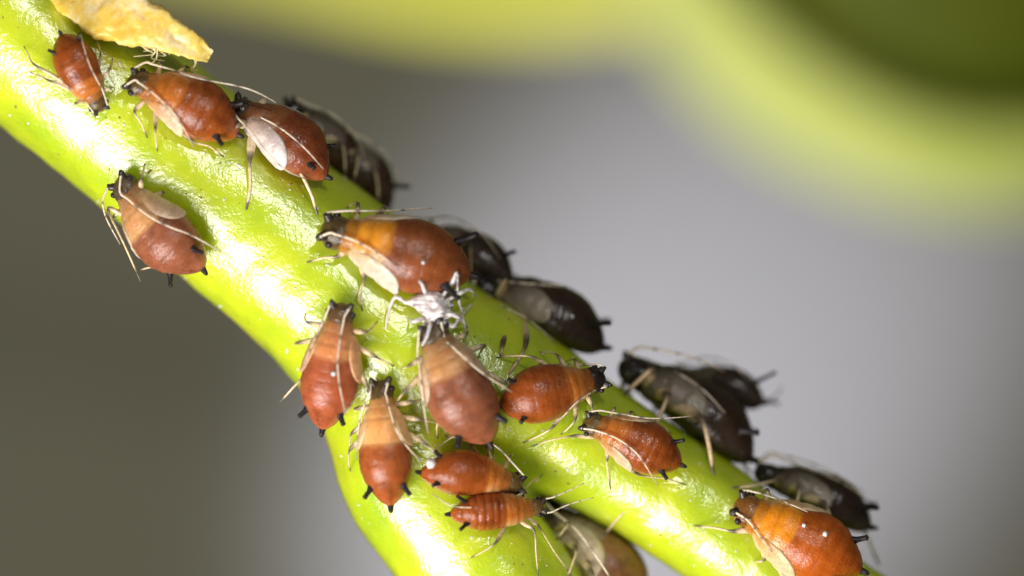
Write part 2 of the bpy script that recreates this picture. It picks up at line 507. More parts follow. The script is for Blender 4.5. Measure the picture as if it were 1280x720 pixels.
def orient(spec):
    a = Aphid()
    a.name = spec['id']; a.spec = spec
    H, T = spec['head'], spec['tail']
    a.Lpx = math.hypot(H[0]-T[0], H[1]-T[1])
    a.fat = spec.get('fat', 1.0); a.high = spec.get('high', 1.0) * a.fat ** 0.5
    a.seed = spec['seed']; a.sb = spec.get('sb', 0.56); a.bend = spec.get('bend', 0.0)
    a.band = spec.get('band', False)
    rv = random.Random(int(a.seed * 1000))
    a.thor = spec.get('thor', rv.uniform(-0.14, 0.04)); a.rear = rv.uniform(-0.14, 0.04)
    if 'bend' not in spec: a.bend = rv.uniform(-0.22, 0.22)
    a.pal = PAL[spec['pal']]
    if 'headc' in spec: a.pal = a.pal[:3] + (spec['headc'],) + a.pal[4:]
    sg = spec.get('segs', 0.010)
    a.grooves = [(0.10, .012, sg), (0.18, .012, sg), (0.26, .012, sg), (0.34, .012, sg), (0.42, .012, sg), (0.49, .012, sg),
                 (a.sb + 0.004, .010, 0.022), (0.70, .014, 0.030), (0.785, .012, 0.055), (0.86, .012, 0.05)]
    L0 = a.Lpx / PX
    lift = spec.get('lift', (0.13 * a.high + 0.05)) * L0
    cx, cy = (H[0]+T[0]) / 2, (H[1]+T[1]) / 2
    if spec.get('far'):
        # clinging to the far side: the deepest spot along the sight line still within a leg's reach of the stem
        ys = [(at(cx, cy, -1 + 0.02 * k), -1 + 0.02 * k) for k in range(250)]
        ds = [STEM.find_nearest(p) for p, _ in ys]
        lim = max(lift * spec['far'], min(q[3] for q in ds) * 1.04)
        k = max(i for i, q in enumerate(ds) if q[3] <= lim)
        c, near = ys[k][0], ds[k]
    elif 'y' in spec:
        c = at(cx, cy, spec['y'])
        near = STEM.find_nearest(c)
    else:
        best = None; c = None
        y = -4.5
        while y < 3:
            p = at(cx, cy, y)
            q = STEM.find_nearest(p)
            if q[3] <= lift:
                c, near = p, q; break
            if best is None or q[3] < best[1][3]: best = (p, q)
            y += 0.02
        if c is None: c, near = best
    N = (c - near[0]).normalized() if near[3] > 1e-4 else near[1]
    if 'face' in spec: N = (N * (1 - spec['face']) + Vector((0, -1, 0)) * spec['face']).normalized()
    if 'up' in spec: N = Vector(spec['up']).normalized()
    ax = Vector((H[0]-T[0], 0, T[1]-H[1])).normalized()
    if abs(N.y) > 0.3:
        ax.y = max(-0.35, min(0.35, -(ax.x * N.x + ax.z * N.z) / N.y))
    ax.y += spec.get('pitch', 0)
    plan = math.hypot(ax.x, ax.z)
    a.L = L0 / plan * math.sqrt(1) * ax.length * 1.0
    ax.normalize()
    N = (N - ax * N.dot(ax)).normalized()
    Y = N.cross(ax)
    a.c = c; a.N = N; a.ax = ax; a.Y = Y
    a.M = Matrix(((ax.x, Y.x, N.x, c.x), (ax.y, Y.y, N.y, c.y), (ax.z, Y.z, N.z, c.z), (0, 0, 0, 1)))
    a.Mi = a.M.inverted()
    a.dist = near[3]
    return a

NS, NP = 96, 44

def s_of(i):
    t = i / NS
    return 0.5 - 0.5 * math.cos(math.pi * t) if False else (t * 0.7 + 0.3 * (0.5 - 0.5 * math.cos(math.pi * t)))

def make_body(a):
    root = bpy.data.objects.new(a.name, None)
    COL.objects.link(root)
    root.empty_display_size = 0.2
    root.matrix_world = a.M
    root['label'] = a.spec['label']; root['category'] = 'aphid'; root['group'] = 'aphids feeding on the stem'
    a.root = root
    V, F, C = [], [], []
    for i in range(NS + 1):
        s = s_of(i)
        for k in range(NP):
            phi = 2 * math.pi * k / NP
            V.append(body_pt(a, s, phi)); C.append(body_col(a, s, phi))
        if i:
            b0, b1 = (i-1)*NP, i*NP
            for k in range(NP):
                k2 = (k+1) % NP
                F.append((b0+k, b1+k, b1+k2, b0+k2))
    F.append(tuple(range(NP))); F.append(tuple(NS*NP + k for k in reversed(range(NP))))
    a.mat = M_DARK if a.spec['pal'] in ('dark', 'umber') else M_BODY
    mesh_obj('body', V, F, a.mat, root, C)
    a.wv = [a.M @ v for v in V]
    a.tree = BVHTree.FromPolygons(a.wv, F)

def part_tube(a, name, pts, radii, cols, mat, sides=8, parent=None):
    v, f, c = tube(pts, radii, sides, cols)
    return mesh_obj(name, v, f, mat, parent or a.root, c)

PAD_TREES = []

def make_pads(a):
    if not a.spec.get('pads', True): return
    L = a.L
    padc = a.pal[4]
    for sgn in (1, -1):
        V, F, C = [], [], []
        nu, nv = 28, 16
        s0, s1 = a.spec.get('pad_s', (0.79, 0.40))
        pc = math.radians(a.spec.get('pad_phi', 74))
        full = math.radians(a.spec.get('pad_span', 36))
        n = 2 * nv
        for i in range(nu + 1):
            u = i / nu
            s = lerp(s0, s1, u)
            # outline: broad shoulder at the root, rounded tip behind
            shape = (0.55 + 0.45 * sstep(0, 0.35, u)) * math.sqrt(max(0.0, 1 - max(0, (u - 0.45) / 0.55) ** 2.4)) + 0.015
            shape *= 0.25 + 0.75 * sstep(0, 0.12, u)
            span = full * shape
            ctr = pc + math.radians(16) * u
            for side in (0, 1):
                for k in range(nv + 1):
                    v = (k / nv * 2 - 1) * (1 if side == 0 else -1)
                    if side == 1 and k in (0, nv): continue
                    w = (v + 1) / 2                              # 0 at the edge on the back, 1 at the belly edge
                    free = sstep(0.0, 0.9, u) * (0.25 + 0.75 * w)  # how far it stands off the flank
                    lift = L * (-0.006 + 0.030 * free)
                    th = L * 0.019 * max(0, 1 - v * v) ** 0.5 * (0.4 + 0.6 * sstep(0, 0.3, u)) * (1 - 0.45 * u)
                    off = lift + (th if side == 0 else -th * 0.5 - 0.004 * L) + 0.005 * L * noise.noise(Vector((u * 5, v * 2, a.seed + sgn)))
                    V.append(body_pt(a, s, (ctr + v * span) * sgn, off))
                    root = mixc(mixc(a.pal[2], a.pal[1], 0.5 * (1 - w)), padc, sstep(0.10, 0.85, u * 0.75 + w * 0.45))
                    rim = max(sstep(0.72, 1.0, abs(v)), sstep(0.85, 1.0, u))
                    C.append(mixc(root, tuple(min(0.9, x * 1.15) for x in padc), 0.5 * rim * sstep(0.2, 0.5, u)))
            if i:
                b0, b1 = (i-1)*n, i*n
                for k in range(n):
                    k2 = (k+1) % n
                    F.append((b0+k, b1+k, b1+k2, b0+k2) if sgn > 0 else (b0+k2, b1+k2, b1+k, b0+k))
        F.append(tuple(range(n))); F.append(tuple(nu*n + k for k in reversed(range(n))))
        mesh_obj('wing_pad', V, F, M_PAD, a.root, C)
        PAD_TREES.append(BVHTree.FromPolygons([a.M @ v for v in V], F))

def make_small(a):
    L = a.L
    cl = a.spec.get('corn', 0.10)
    black = a.spec.get('cornicle_black', True)
    for sgn in (1, -1):
        s = a.spec.get('corn_s', 0.17); phi = math.radians(a.spec.get('corn_phi', 58)) * sgn
        p0 = body_pt(a, s, phi, -0.02 * L)
        out = (body_pt(a, s, phi, 0.1 * L) - body_pt(a, s, phi)).normalized()
        d = (out * 0.75 + Vector((-0.85, 0, 0.1))).normalized()
        pts = [p0 + d * L * cl * t * 1.15 for t in (0, 0.15, 0.35, 0.6, 0.85, 0.96, 1.0)]
        rr = [L * r for r in (0.036, 0.030, 0.022, 0.0195, 0.0185, 0.0215, 0.016)]
        part_tube(a, 'cornicle', pts, rr, None, M_BLACK, 10)
    # cauda, the tail tip
    p0 = body_pt(a, 0.012, 0); p0.y = body_pt(a, 0.012, 0).y; p0.z = (body_pt(a, 0.012, 0).z + body_pt(a, 0.012, math.pi).z) / 2
    d = Vector((-1, 0, 0.35)).normalized()
    pts = [p0 + d * L * t for t in (-0.02, 0.0, 0.02, 0.04, 0.058, 0.068)]
    part_tube(a, 'cauda', pts, [L * r for r in (0.032, 0.030, 0.023, 0.021, 0.016, 0.006)], None, M_BLACK, 10)
    # eyes
    for sgn in (1, -1):
        c = body_pt(a, 0.925, math.radians(72) * sgn, 0.002 * L)
        V, F = [], []
        r = 0.026 * L
        n, m = 10, 7
        for i in range(m + 1):
            th = math.pi * i / m
            for k in range(n):
                ph = 2 * math.pi * k / n
                V.append(c + Vector((math.sin(th)*math.cos(ph)*1.0, math.sin(th)*math.sin(ph)*0.9, math.cos(th)*1.15)) * r)
            if i:
                for k in range(n):
                    k2 = (k+1) % n
                    F.append(((i-1)*n+k, i*n+k, i*n+k2, (i-1)*n+k2))
        mesh_obj('eye', V, F, M_EYE, a.root)

PALE = (0.74, 0.60, 0.36); PALE_D = (0.36, 0.27, 0.17); BLK = (0.020, 0.014, 0.010)

def limb_cols(a):
    if a.spec['pal'] == 'dark': return a.spec.get('limb', (0.40, 0.29, 0.17))
    return a.spec.get('limb', PALE)

def make_antennae(a):
    L = a.L
    # L and R in the tables are only names: give each traced feeler to the side of the head it springs from
    pl = {}
    given = list(a.spec.get('ants', {}).values())
    if len(given) == 2:
        d = [(at(*(p[1] if len(p) > 2 else p[0]), a.c.y) - a.c).dot(a.Y) for p in given]
        hi, lo = (0, 1) if d[0] > d[1] else (1, 0)
        pl = {'L': given[hi], 'R': given[lo]}
    elif given:
        p = given[0]
        q = p[1] if len(p) > 2 else p[0]
        pl = {'L' if (at(*q, a.c.y) - a.c).dot(a.Y) > 0 else 'R': p}
    for sgn in (1, -1):
        base = body_pt(a, 0.965, math.radians(48) * sgn, -0.01 * L)
        tub = base + Vector((0.030, 0.026 * sgn, 0.020)) * L
        pts = [base, base.lerp(tub, 0.6), tub]
        key = 'L' if sgn > 0 else 'R'
        pale = mixc(limb_cols(a), (0.84, 0.74, 0.60), 0.75)
        if key in pl:
            poly = pl[key]
            tail = []
            w0 = a.M @ tub
            p2 = [Vector((x, y, 0)) for x, y in poly]
            dense, _ = catmull(p2, 4)
            prev_y = w0.y; prev = dense[0]
            for q in dense:
                x, y = q.x, q.y
                best = None
                for t in [STEM] + [b.tree for b in APHIDS] + PAD_TREES:
                    h, n = ray(t, x, y)
                    if h is not None and (best is None or h.y < best): best = h.y
                yy = prev_y if best is None else best - 0.06
                step = max(3.0, (q - prev).length)
                yy = max(prev_y - 0.016 * step, min(prev_y + 0.003 * step, yy))     # keep the run smooth in depth
                prev_y = yy; prev = q
                tail.append(a.Mi @ at(x, y, yy))
            for _ in range(2):
                for k in range(1, len(tail) - 1):
                    m = (tail[k-1] + tail[k+1]) * 0.5
                    tail[k] = tail[k].lerp(m, 0.5)
            pts += tail
        else:
            la = a.spec.get('ant_len', 0.85)
            wv = R.uniform(-0.05, 0.05)
            for t in (0.12, 0.3, 0.55, 0.8, 1.0):
                s = 0.97 - la * t
                ph = math.radians(64 + 22 * t + 60 * wv)
                off = (0.05 + 0.10 * math.sin(math.pi * min(1, t * 0.9))) * L
                p = body_pt(a, max(0.03, s), ph * sgn, off)
                p.x = (s - 0.5) * L
                pts.append(p)
        P, par = catmull(pts, 4)
        n = len(P)
        # arc length
        al = [0]
        for i in range(1, n): al.append(al[-1] + (P[i]-P[i-1]).length)
        tot = al[-1]
        rr, cc = [], []
        for i in range(n):
            t = al[i] / tot
            if par[i] < 2.0:
                rr.append(L * lerp(0.034, 0.024, par[i] / 2.0)); cc.append(mixc(BLK, (0.05, 0.035, 0.03), 0.4))
                continue
            r = lerp(0.0105, 0.0042, t ** 0.8) * L
            dk = 0.0
            for j in (0.34, 0.55, 0.74):
                dk = max(dk, math.exp(-((t - j) / 0.022) ** 2))
            dk = max(dk, 0.75 * sstep(0.80, 1.0, t))
            rr.append(r * (1 + 0.12 * dk)); cc.append(mixc(pale, BLK, dk * 0.85))
        i0 = next(i for i in range(n) if par[i] >= 2.0)
        ob = part_tube(a, 'antenna', P[i0:], rr[i0:], cc[i0:], M_LIMB, 7)
        part_tube(a, 'antenna_base', P[:i0+1], rr[:i0] + [rr[i0-1] * 0.7], cc[:i0] + [cc[i0-1]], M_LIMB, 9, ob)

def make_legs(a):
    L = a.L
    spec = {}
    for key, poly in a.spec.get('legs', {}).items():
        sd = 'L' if (at(*poly[0], a.c.y) - a.c).dot(a.Y) > 0 else 'R'
        if key[0] + sd in spec: sd = 'R' if sd == 'L' else 'L'
        spec[key[0] + sd] = poly
    pale = limb_cols(a)
    rnd = random.Random(int(a.seed * 100))
    defs = [('f', 0.79, 0.34, 0.27), ('m', 0.70, 0.04, 0.41), ('h', 0.61, -0.30, 0.42)]
    for sgn in (1, -1):
        for key, s, fx, fy in defs:
            k = key + ('L' if sgn > 0 else 'R')
            hip = body_pt(a, s, math.radians(128) * sgn, -0.03 * L)
            if k in spec:
                poly = spec[k]
                pts = [hip]
                ye = None
                h, n = ray(STEM, *poly[-1])
                y0 = (a.M @ hip).y
                ye = h.y - 0.01 if h is not None else (a.spec.get('leg_y', y0 + 0.1))
                ye = max(y0 - 0.9, min(y0 + 1.2, ye))
                m = len(poly)
                for j, (x, y) in enumerate(poly):
                    t = (j + 1) / m
                    hh, _ = ray(STEM, x, y)
                    yy = lerp(y0, ye, t) - 0.16 * math.sin(math.pi * t)
                    if hh is not None and j < m - 1: yy = min(yy, hh.y - 0.06)
                    pts.append(a.Mi @ at(x, y, yy))
                knee, foot = pts[1], pts[-1]
                if len(pts) == 3: pts.insert(2, knee.lerp(foot, 0.55) + Vector((0, 0, 0.01 * L)))
            else:
                f = Vector((fx + rnd.uniform(-.09, .09), (fy + rnd.uniform(-.06, .08)) * sgn, -0.2)) * L
                fw = a.M @ f
                q = STEM.find_nearest(fw)
                foot = a.Mi @ (q[0] + q[1] * 0.012)
                if (foot - hip).length > 1.1 * L: foot = hip + (foot - hip).normalized() * 1.1 * L
                knee = hip.lerp(foot, 0.45) + Vector((0, 0.07 * sgn, 0.13 + rnd.uniform(-.03, .04))) * L
                pts = [hip, knee, knee.lerp(foot, 0.5) + Vector((0, 0.01 * sgn, 0.012)) * L, foot]
            # femur, tibia, tarsus
            tib_end = pts[-2].lerp(pts[-1], 0.72)
            chain = [hip, hip.lerp(knee, 0.5) + Vector((0, 0, 0.012 * L)), knee] + pts[2:-1] + [tib_end, pts[-1]]
            P, par = catmull(chain, 5)
            last = len(chain) - 1
            rr, cc = [], []
            for t in par:
                if t <= 2:
                    r = L * (0.012 + 0.011 * math.sin(math.pi * min(1, t / 2 * 0.9 + 0.1)))
                    dk = sstep(1.35, 1.8, t)
                else:
                    r = L * lerp(0.0088, 0.0070, (t - 2) / (last - 2))
                    dk = max(1 - sstep(2.05, 2.5, t), sstep(last - 1.4, last - 0.9, t))
                if t > last - 0.9: r *= 0.82
                r *= a.spec.get('legw', 1.0)
                rr.append(r); cc.append(mixc(pale, BLK, dk * a.spec.get('joint', 0.85)))
            i0 = next(i for i, t in enumerate(par) if t >= last - 1)
            ob = part_tube(a, 'leg', P[:i0+1], rr[:i0+1], cc[:i0+1], M_LIMB, 8)
            part_tube(a, 'foot', P[i0:], rr[i0:], cc[i0:], M_LIMB, 7, ob)

def S(id_, head, tail, pal, label, **kw):
    kw.update(id=id_, head=head, tail=tail, pal=pal, label=label, seed=len(SPECS) * 1.37 + 0.5)
    SPECS.append(kw)

SPECS = []
S('aphid', (126, 139), (76, 44), 'rust', 'small rust-brown aphid at top left, head pointing down, beside the yellow bract', fat=1.02, pads=False,
  face=0.6, sb=0.62, corn=0.085, ants={'L': [(128, 112), (112, 82), (104, 56), (101, 43)], 'R': [(100, 118), (75, 103), (45, 92)]},
  legs={'mR': [(60, 100), (37, 90)], 'hR': [(42, 80), (30, 58)]})
S('aphid', (165, 92), (299, 163), 'rust', 'rust-brown aphid right under the tip of the yellow bract', fat=1.02, face=0.45, segs=0.016,
  ants={'R': [(168, 100), (190, 115), (218, 142), (235, 170), (243, 184)], 'L': [(182, 78), (215, 87), (250, 99), (310, 110), (345, 128)]},
  legs={'fR': [(168, 140), (176, 153), (184, 172)], 'hR': [(240, 176), (262, 183), (280, 196)]})
S('aphid', (294, 122), (412, 216), 'russet', 'russet aphid with grey-white wing pad, side on, behind the one under the bract', fat=1.05,
  face=0.10, pad_s=(0.84, 0.30), pad_phi=82, pad_span=46, ants={'R': [(305, 138), (345, 156), (380, 184), (404, 211)]}, corn=0.07,
  legs={'mR': [(312, 200), (313, 232), (308, 262)], 'hR': [(370, 208), (388, 240), (397, 268)]}, limb=(0.78, 0.64, 0.42), legw=1.7)
S('aphid', (388, 158), (490, 264), 'umber', 'blurred dark brown aphid on the far side of the upper stem, nearest its bend', fat=1.12, far=1.15, pads=True, corn=0.13)
S('aphid', (358, 126), (448, 224), 'umber', 'dim blurred brown aphid just behind the tail of the russet side-on one', fat=1.0, far=1.25, pads=True, corn=0.10)
S('aphid', (140, 230), (249, 341), 'mauve', 'greyish brown aphid alone on the lower left edge of the stem', fat=1.06, face=0.25, sb=0.54,
  ants={'L': [(150, 240), (185, 270), (215, 285), (240, 294), (282, 318)], 'R': [(128, 250), (132, 272), (150, 305)]},
  legs={'mR': [(135, 262), (155, 305), (176, 352)], 'hR': [(205, 338), (190, 334), (172, 338)], 'hL': [(232, 272), (237, 285), (240, 296)], 'mL': [(205, 240), (201, 243), (196, 247)]})
S('aphid', (404, 284), (588, 344), 'brown', 'large glossy aphid with orange thorax and white wing pad, touching the shed skin', fat=0.98, face=0.42, sb=0.585,
  pad_s=(0.80, 0.42), pad_phi=72, corn=0.135, ants={'L': [(412, 265), (440, 263), (480, 264), (520, 261), (541, 260)], 'R': [(412, 291), (440, 299), (470, 315), (497, 336)]},
  legs={'fR': [(420, 321), (405, 322), (384, 328)], 'mR': [(455, 350), (449, 368), (453, 388)], 'hR': [(488, 362), (505, 376), (520, 380)]})
S('aphid', (530, 408), (606, 556), 'mauve', 'big brown aphid below the white shed skin, mid-stem', fat=1.04, face=0.35, sb=0.60, pad_s=(0.80, 0.46), corn=0.085,
  ants={'L': [(556, 424), (580, 447), (605, 468), (640, 490)], 'R': [(522, 440), (527, 480), (530, 510), (535, 541)]},
  legs={'mL': [(606, 432), (603, 436), (600, 441)], 'hL': [(634, 480), (625, 474), (618, 470)], 'hR': [(548, 520), (546, 535), (547, 548)]})
S('aphid', (757, 470), (626, 506), 'rust', 'dark-headed glossy red-brown aphid facing right in the middle of the cluster', fat=1.06, face=0.4, sb=0.62, pads=False, corn=0.075,
  ants={'R': [(745, 487), (720, 503), (702, 523), (690, 530)], 'L': [(748, 455), (735, 456), (700, 455), (672, 456)]}, headc=(0.018, 0.013, 0.009))
S('aphid', (592, 346), (757, 432), 'dark', 'dark aphid with a pale antenna, standing on the upper edge behind the shed skin', fat=0.98, y=0.35, face=0.18,
  ants={'R': [(590, 374), (620, 380), (655, 396), (680, 415), (695, 430)], 'L': [(600, 350), (640, 353), (680, 356), (708, 358)]}, pad_s=(0.80, 0.42), corn=0.15,
  legs={'hR': [(657, 432), (640, 462), (618, 492)], 'mR': [(628, 432), (627, 443), (630, 458)]}, limb=(0.60, 0.44, 0.26), legw=1.35)
S('aphid', (520, 285), (642, 352), 'dark', 'dark blurred aphid half hidden behind the orange-thoraxed aphid', fat=1.0, far=1.25, pads=False, corn=0.13)
S('aphid', (731, 524), (852, 580), 'rust', 'reddish aphid with two long antennae in the middle of the right branch', fat=1.0, face=0.45, segs=0.022, sb=0.60, pad_s=(0.78, 0.40), corn=0.10,
  ants={'L': [(750, 513), (780, 518), (810, 523), (845, 522), (863, 520)], 'R': [(740, 537), (768, 546), (795, 565), (812, 590), (822, 606)]},
  legs={'fR': [(715, 545), (690, 550), (664, 558)], 'mR': [(759, 575), (759, 582), (763, 612)], 'hR': [(798, 593), (830, 598), (858, 606)]})
S('aphid', (780, 445), (942, 572), 'dark', 'black-brown aphid with a pale grey thorax patch, standing on the upper right edge', fat=0.92, far=0.9, face=0.15, pad_s=(0.84, 0.40), corn=0.11,
  ants={'R': [(822, 455), (850, 468), (880, 488), (906, 516)], 'L': [(800, 434), (840, 440), (880, 452), (905, 464)]},
  legs={'hR': [(888, 538), (916, 562), (938, 592)], 'fR': [(780, 478), (778, 486), (790, 494)]}, limb=(0.72, 0.54, 0.34), legw=1.7)
S('aphid', (846, 462), (955, 502), 'dark', 'small blackish blurred aphid perched behind the one with the pale grey thorax patch', fat=0.92, y=1.15, pads=False,
  legs={'hL': [(950, 505), (968, 496), (978, 484)]}, limb=(0.03, 0.02, 0.015), corn=0.26)
S('aphid', (946, 580), (1090, 657), 'dark', 'dark aphid with folded grey wing pads beside the orange one at lower right', fat=0.82, y=0.35, face=0.15, pad_s=(0.84, 0.36), corn=0.16,
  ants={'R': [(965, 570), (1010, 585), (1055, 604), (1088, 627)], 'L': [(962, 566), (1010, 577), (1050, 596), (1080, 615)]},
  legs={'fR': [(972, 600), (945, 606), (915, 610)], 'hR': [(1068, 645), (1082, 668), (1098, 706)]}, limb=(0.66, 0.54, 0.32), legw=1.4)
S('aphid', (918, 632), (1076, 716), 'orange', 'bright orange-red aphid at the lower right corner of the stem', fat=1.04, face=0.42, sb=0.58, pad_s=(0.80, 0.40), corn=0.10,
  ants={'L': [(935, 613), (955, 618), (985, 629), (1010, 640)], 'R': [(918, 640), (935, 650), (948, 668), (965, 690)]},
  legs={'fR': [(915, 664), (895, 660), (868, 657)], 'mR': [(955, 700), (948, 702), (944, 701)], 'hL': [(1066, 682), (1074, 698), (1084, 722)]})
S('aphid', (428, 381), (403, 537), 'pink', 'reddish pink aphid on the left edge, head up, its tail over the stem rim', fat=0.93, face=0.55, sb=0.60, pad_s=(0.80, 0.42), corn=0.085,
  ants={'R': [(431, 395), (426, 420), (422, 450), (424, 480), (432, 518)], 'L': [(407, 395), (398, 415), (386, 440), (378, 462)]},
  legs={'hL': [(378, 472), (365, 486), (350, 503)]})
S('aphid', (474, 476), (487, 632), 'tan', 'slender aphid with tan thorax and brown abdomen, head up, below the reddish pink one', fat=0.86, face=0.5, sb=0.50, pad_s=(0.78, 0.46), corn=0.10,
  ants={'R': [(482, 490), (488, 515), (497, 542), (512, 562), (527, 577)], 'L': [(463, 490), (452, 515), (447, 545), (446, 575)]})
S('aphid', (655, 600), (527, 585), 'rust', 'red-brown aphid lying crosswise with a white wax fleck, partly under its neighbours', fat=0.90, face=0.4, sb=0.62, pads=False, corn=0.08,
  legs={'hL': [(560, 592), (590, 603), (618, 613)]})
S('aphid', (682, 634), (563, 643), 'rust', 'small flat ribbed young aphid with spread pale legs in the fork', fat=0.80, face=0.6, segs=0.05, sb=0.55, pads=False, band=True, corn=0.12,
  ants={'L': [(690, 622), (705, 616), (730, 604)], 'R': [(690, 640), (712, 630), (742, 622)]},
  legs={'fR': [(675, 660), (692, 688), (716, 722)], 'mR': [(668, 664), (670, 690), (673, 722)], 'fL': [(655, 614), (665, 602), (678, 594)], 'mL': [(624, 610), (620, 590), (616, 560)]}, limb=(0.66, 0.52, 0.30))
S('aphid', (676, 622), (806, 768), 'cream', 'blurred amber and grey aphid with pale wing pad in the crotch of the fork', fat=1.05, y=0.25, face=0.35, pad_s=(0.82, 0.40), pad_span=38,
  legs={'fR': [(700, 640), (692, 644), (688, 630)], 'mL': [(752, 670), (775, 645), (800, 618)]})

APHIDS = [orient(s) for s in SPECS]
for a in APHIDS: make_body(a)
for a in APHIDS:
    make_pads(a); make_small(a)
for a in APHIDS:
    make_antennae(a); make_legs(a)

# ---------------------------------------------------------------- white shed skin
def make_husk():
    h, n = ray(STEM, 542, 392)
    c = at(541, 385, h.y - 0.42)
    root = bpy.data.objects.new('shed_skin', None); COL.objects.link(root)
    root.location = c
    root['label'] = 'crumpled white shed skin with spindly legs in the centre of the cluster'
    root['category'] = 'shed skin'
    V, F = [], []
    nu, nv = 70, 48
    ax = Vector((0.06, -0.1, -1)).normalized(); sx = Vector((1, 0, 0)); sy = ax.cross(sx).normalized()
    for i in range(nu + 1):
        u = i / nu
        r = 0.31 * math.sin(math.pi * (0.06 + 0.88 * u)) ** 0.7 * (1 - 0.35 * u)
        for k in range(nv):
            t = 2 * math.pi * k / nv
            d = sx * math.cos(t) + sy * math.sin(t) * 0.65
            p = ax * (u - 0.45) * 0.82 + d * r
            w = noise.noise(p * 4.3 + Vector((3, 1, 2))) * 0.16 + noise.noise(p * 9 + Vector((1, 5, 2))) * 0.10 + noise.noise(p * 22) * 0.05
            V.append(p + d * w * (0.35 + 0.9 * math.sin(math.pi * u)))
        if i:
            for k in range(nv):
                k2 = (k+1) % nv
                F.append(((i-1)*nv+k, i*nv+k, i*nv+k2, (i-1)*nv+k2))
    F.append(tuple(range(nv))); F.append(tuple(nu*nv+k for k in reversed(range(nv))))
    mesh_obj('body', V, F, M_HUSK, root)
    y0 = c.y
    legs = [[(533, 370), (528, 356), (524, 352)], [(552, 372), (566, 352), (571, 342), (573, 372), (580, 402), (584, 430)],
            [(525, 382), (508, 378), (494, 372), (485, 392), (482, 412)], [(528, 398), (516, 402), (512, 398)],
            [(555, 392), (572, 396), (584, 408)], [(553, 400), (566, 408), (574, 398), (590, 380)], [(552, 380), (575, 366), (588, 362), (594, 372)],
            [(538, 405), (534, 420), (528, 432)]]
    for j, pl in enumerate(legs):
        pts = []
        for i, (x, y) in enumerate(pl):
            hh, _ = ray(STEM, x, y)
            t = i / (len(pl) - 1)
            yy = y0 - 0.12 * math.sin(math.pi * t)
            if hh is not None: yy = lerp(yy, hh.y - 0.03, t * t * (0.9 if i == len(pl) - 1 else 0.5))
            for b in APHIDS:
                hb, _ = ray(b.tree, x, y)
                if hb is not None and b.spec['pal'] != 'dark': yy = min(yy, hb.y - 0.04)
            pts.append(at(x, y, yy) - c)
        P, par = catmull(pts, 8)
        rr = [lerp(0.040, 0.014, i / len(P)) * (1 + 0.35 * noise.noise(p * 14)) for i, p in enumerate(P)]
        v, f, _ = tube(P, rr, 7)
        # bristles along the limb
        rb = random.Random(j)
        for i in range(3, len(P) - 1, 2):
            d = (P[i+1] - P[i]).normalized()
            o = Vector((rb.uniform(-1, 1), rb.uniform(-1, 0.3), rb.uniform(-1, 1)))
            o = (o - d * o.dot(d)).normalized() * 0.7 + d * 0.6
            bv, bf, _ = tube([P[i], P[i] + o * 0.045, P[i] + o * 0.085], [0.007, 0.005, 0.002], 4)
            k0 = len(v); v = v + bv; f = f + [tuple(q + k0 for q in x) for x in bf]
        mesh_obj('leg', v, f, M_HUSK, root)
make_husk()

# ---------------------------------------------------------------- yellow bract at the top left
def make_bract():
    root = bpy.data.objects.new('bract', None); COL.objects.link(root)
    base = at(110, 20, -1.2)
    root.location = base
    root['label'] = 'blunt yellow bract sticking out from the stem at the top left'
    root['category'] = 'bract'
    path = [(80, -75, -0.7), (112, -16, -1.35), (146, 17, -1.62), (187, 33, -1.72), (225, 52, -1.72), (250, 64, -1.68), (263, 71, -1.66)]
    half = [56, 48, 38, 28, 17, 13, 8]
    thick = [0.10, 0.20, 0.24, 0.22, 0.17, 0.13, 0.08]
    P, par = catmull([at(*p) - base for p in path], 20)
    V, F = [], []
    nv = 56
    for i, p in enumerate(P):
        t = par[i]; j = min(int(t), len(half) - 2); f = t - j
        h = lerp(half[j], half[j+1], f) / PX; th = lerp(thick[j], thick[j+1], f)
        d = (P[min(len(P)-1, i+1)] - P[max(0, i-1)]).normalized()
        sd = d.cross(Vector((0, -1, 0))).normalized(); up = sd.cross(d).normalized()
        for k in range(nv):
            a = 2 * math.pi * k / nv
            ca, sa = math.cos(a), math.sin(a)
            q = p + sd * h * math.copysign(abs(ca) ** 0.8, ca) + up * (th * math.copysign(abs(sa) ** 0.8, sa) - 0.10 * (1 - ca * ca))
            dn = (q - p).normalized()
            w = 0.07 * noise.noise(q * 3.1) + 0.04 * noise.noise(q * 8.5) + 0.018 * noise.noise(q * 19)
            V.append(q + dn * w)
        if i:
            for k in range(nv):
                k2 = (k+1) % nv
                F.append(((i-1)*nv+k, i*nv+k, i*nv+k2, (i-1)*nv+k2))
    F.append(tuple(range(nv))); F.append(tuple((len(P)-1)*nv+k for k in reversed(range(nv))))
    mesh_obj('blade', V, F, M_BRACT, root)
    # fringe of pale fibres under the blade
    rb = random.Random(4)
    cols = (0.66, 0.60, 0.34)
    for i in range(13):
        x = rb.choice((rb.uniform(180, 215), rb.uniform(180, 215), rb.uniform(236, 252)))
        y0 = lerp(50, 74, (x - 180) / 70)
        ln = rb.uniform(6, 24)
        pts = [at(x, y0 - 6, -1.66) - base, at(x + rb.uniform(-5, 5), y0 + ln * 0.4, -1.64) - base, at(x + rb.uniform(-11, 11), y0 + ln * 0.8, -1.58) - base,
               at(x + rb.uniform(-16, 16), y0 + ln * rb.uniform(0.7, 1.1), -1.52) - base]
        Q, _ = catmull(pts, 5)
        v, f, c = tube(Q, [lerp(0.020, 0.007, k / len(Q)) for k in range(len(Q))], 5, [cols] * len(Q))
        mesh_obj('fibre', v, f, M_LIMB, root, c)
make_bract()

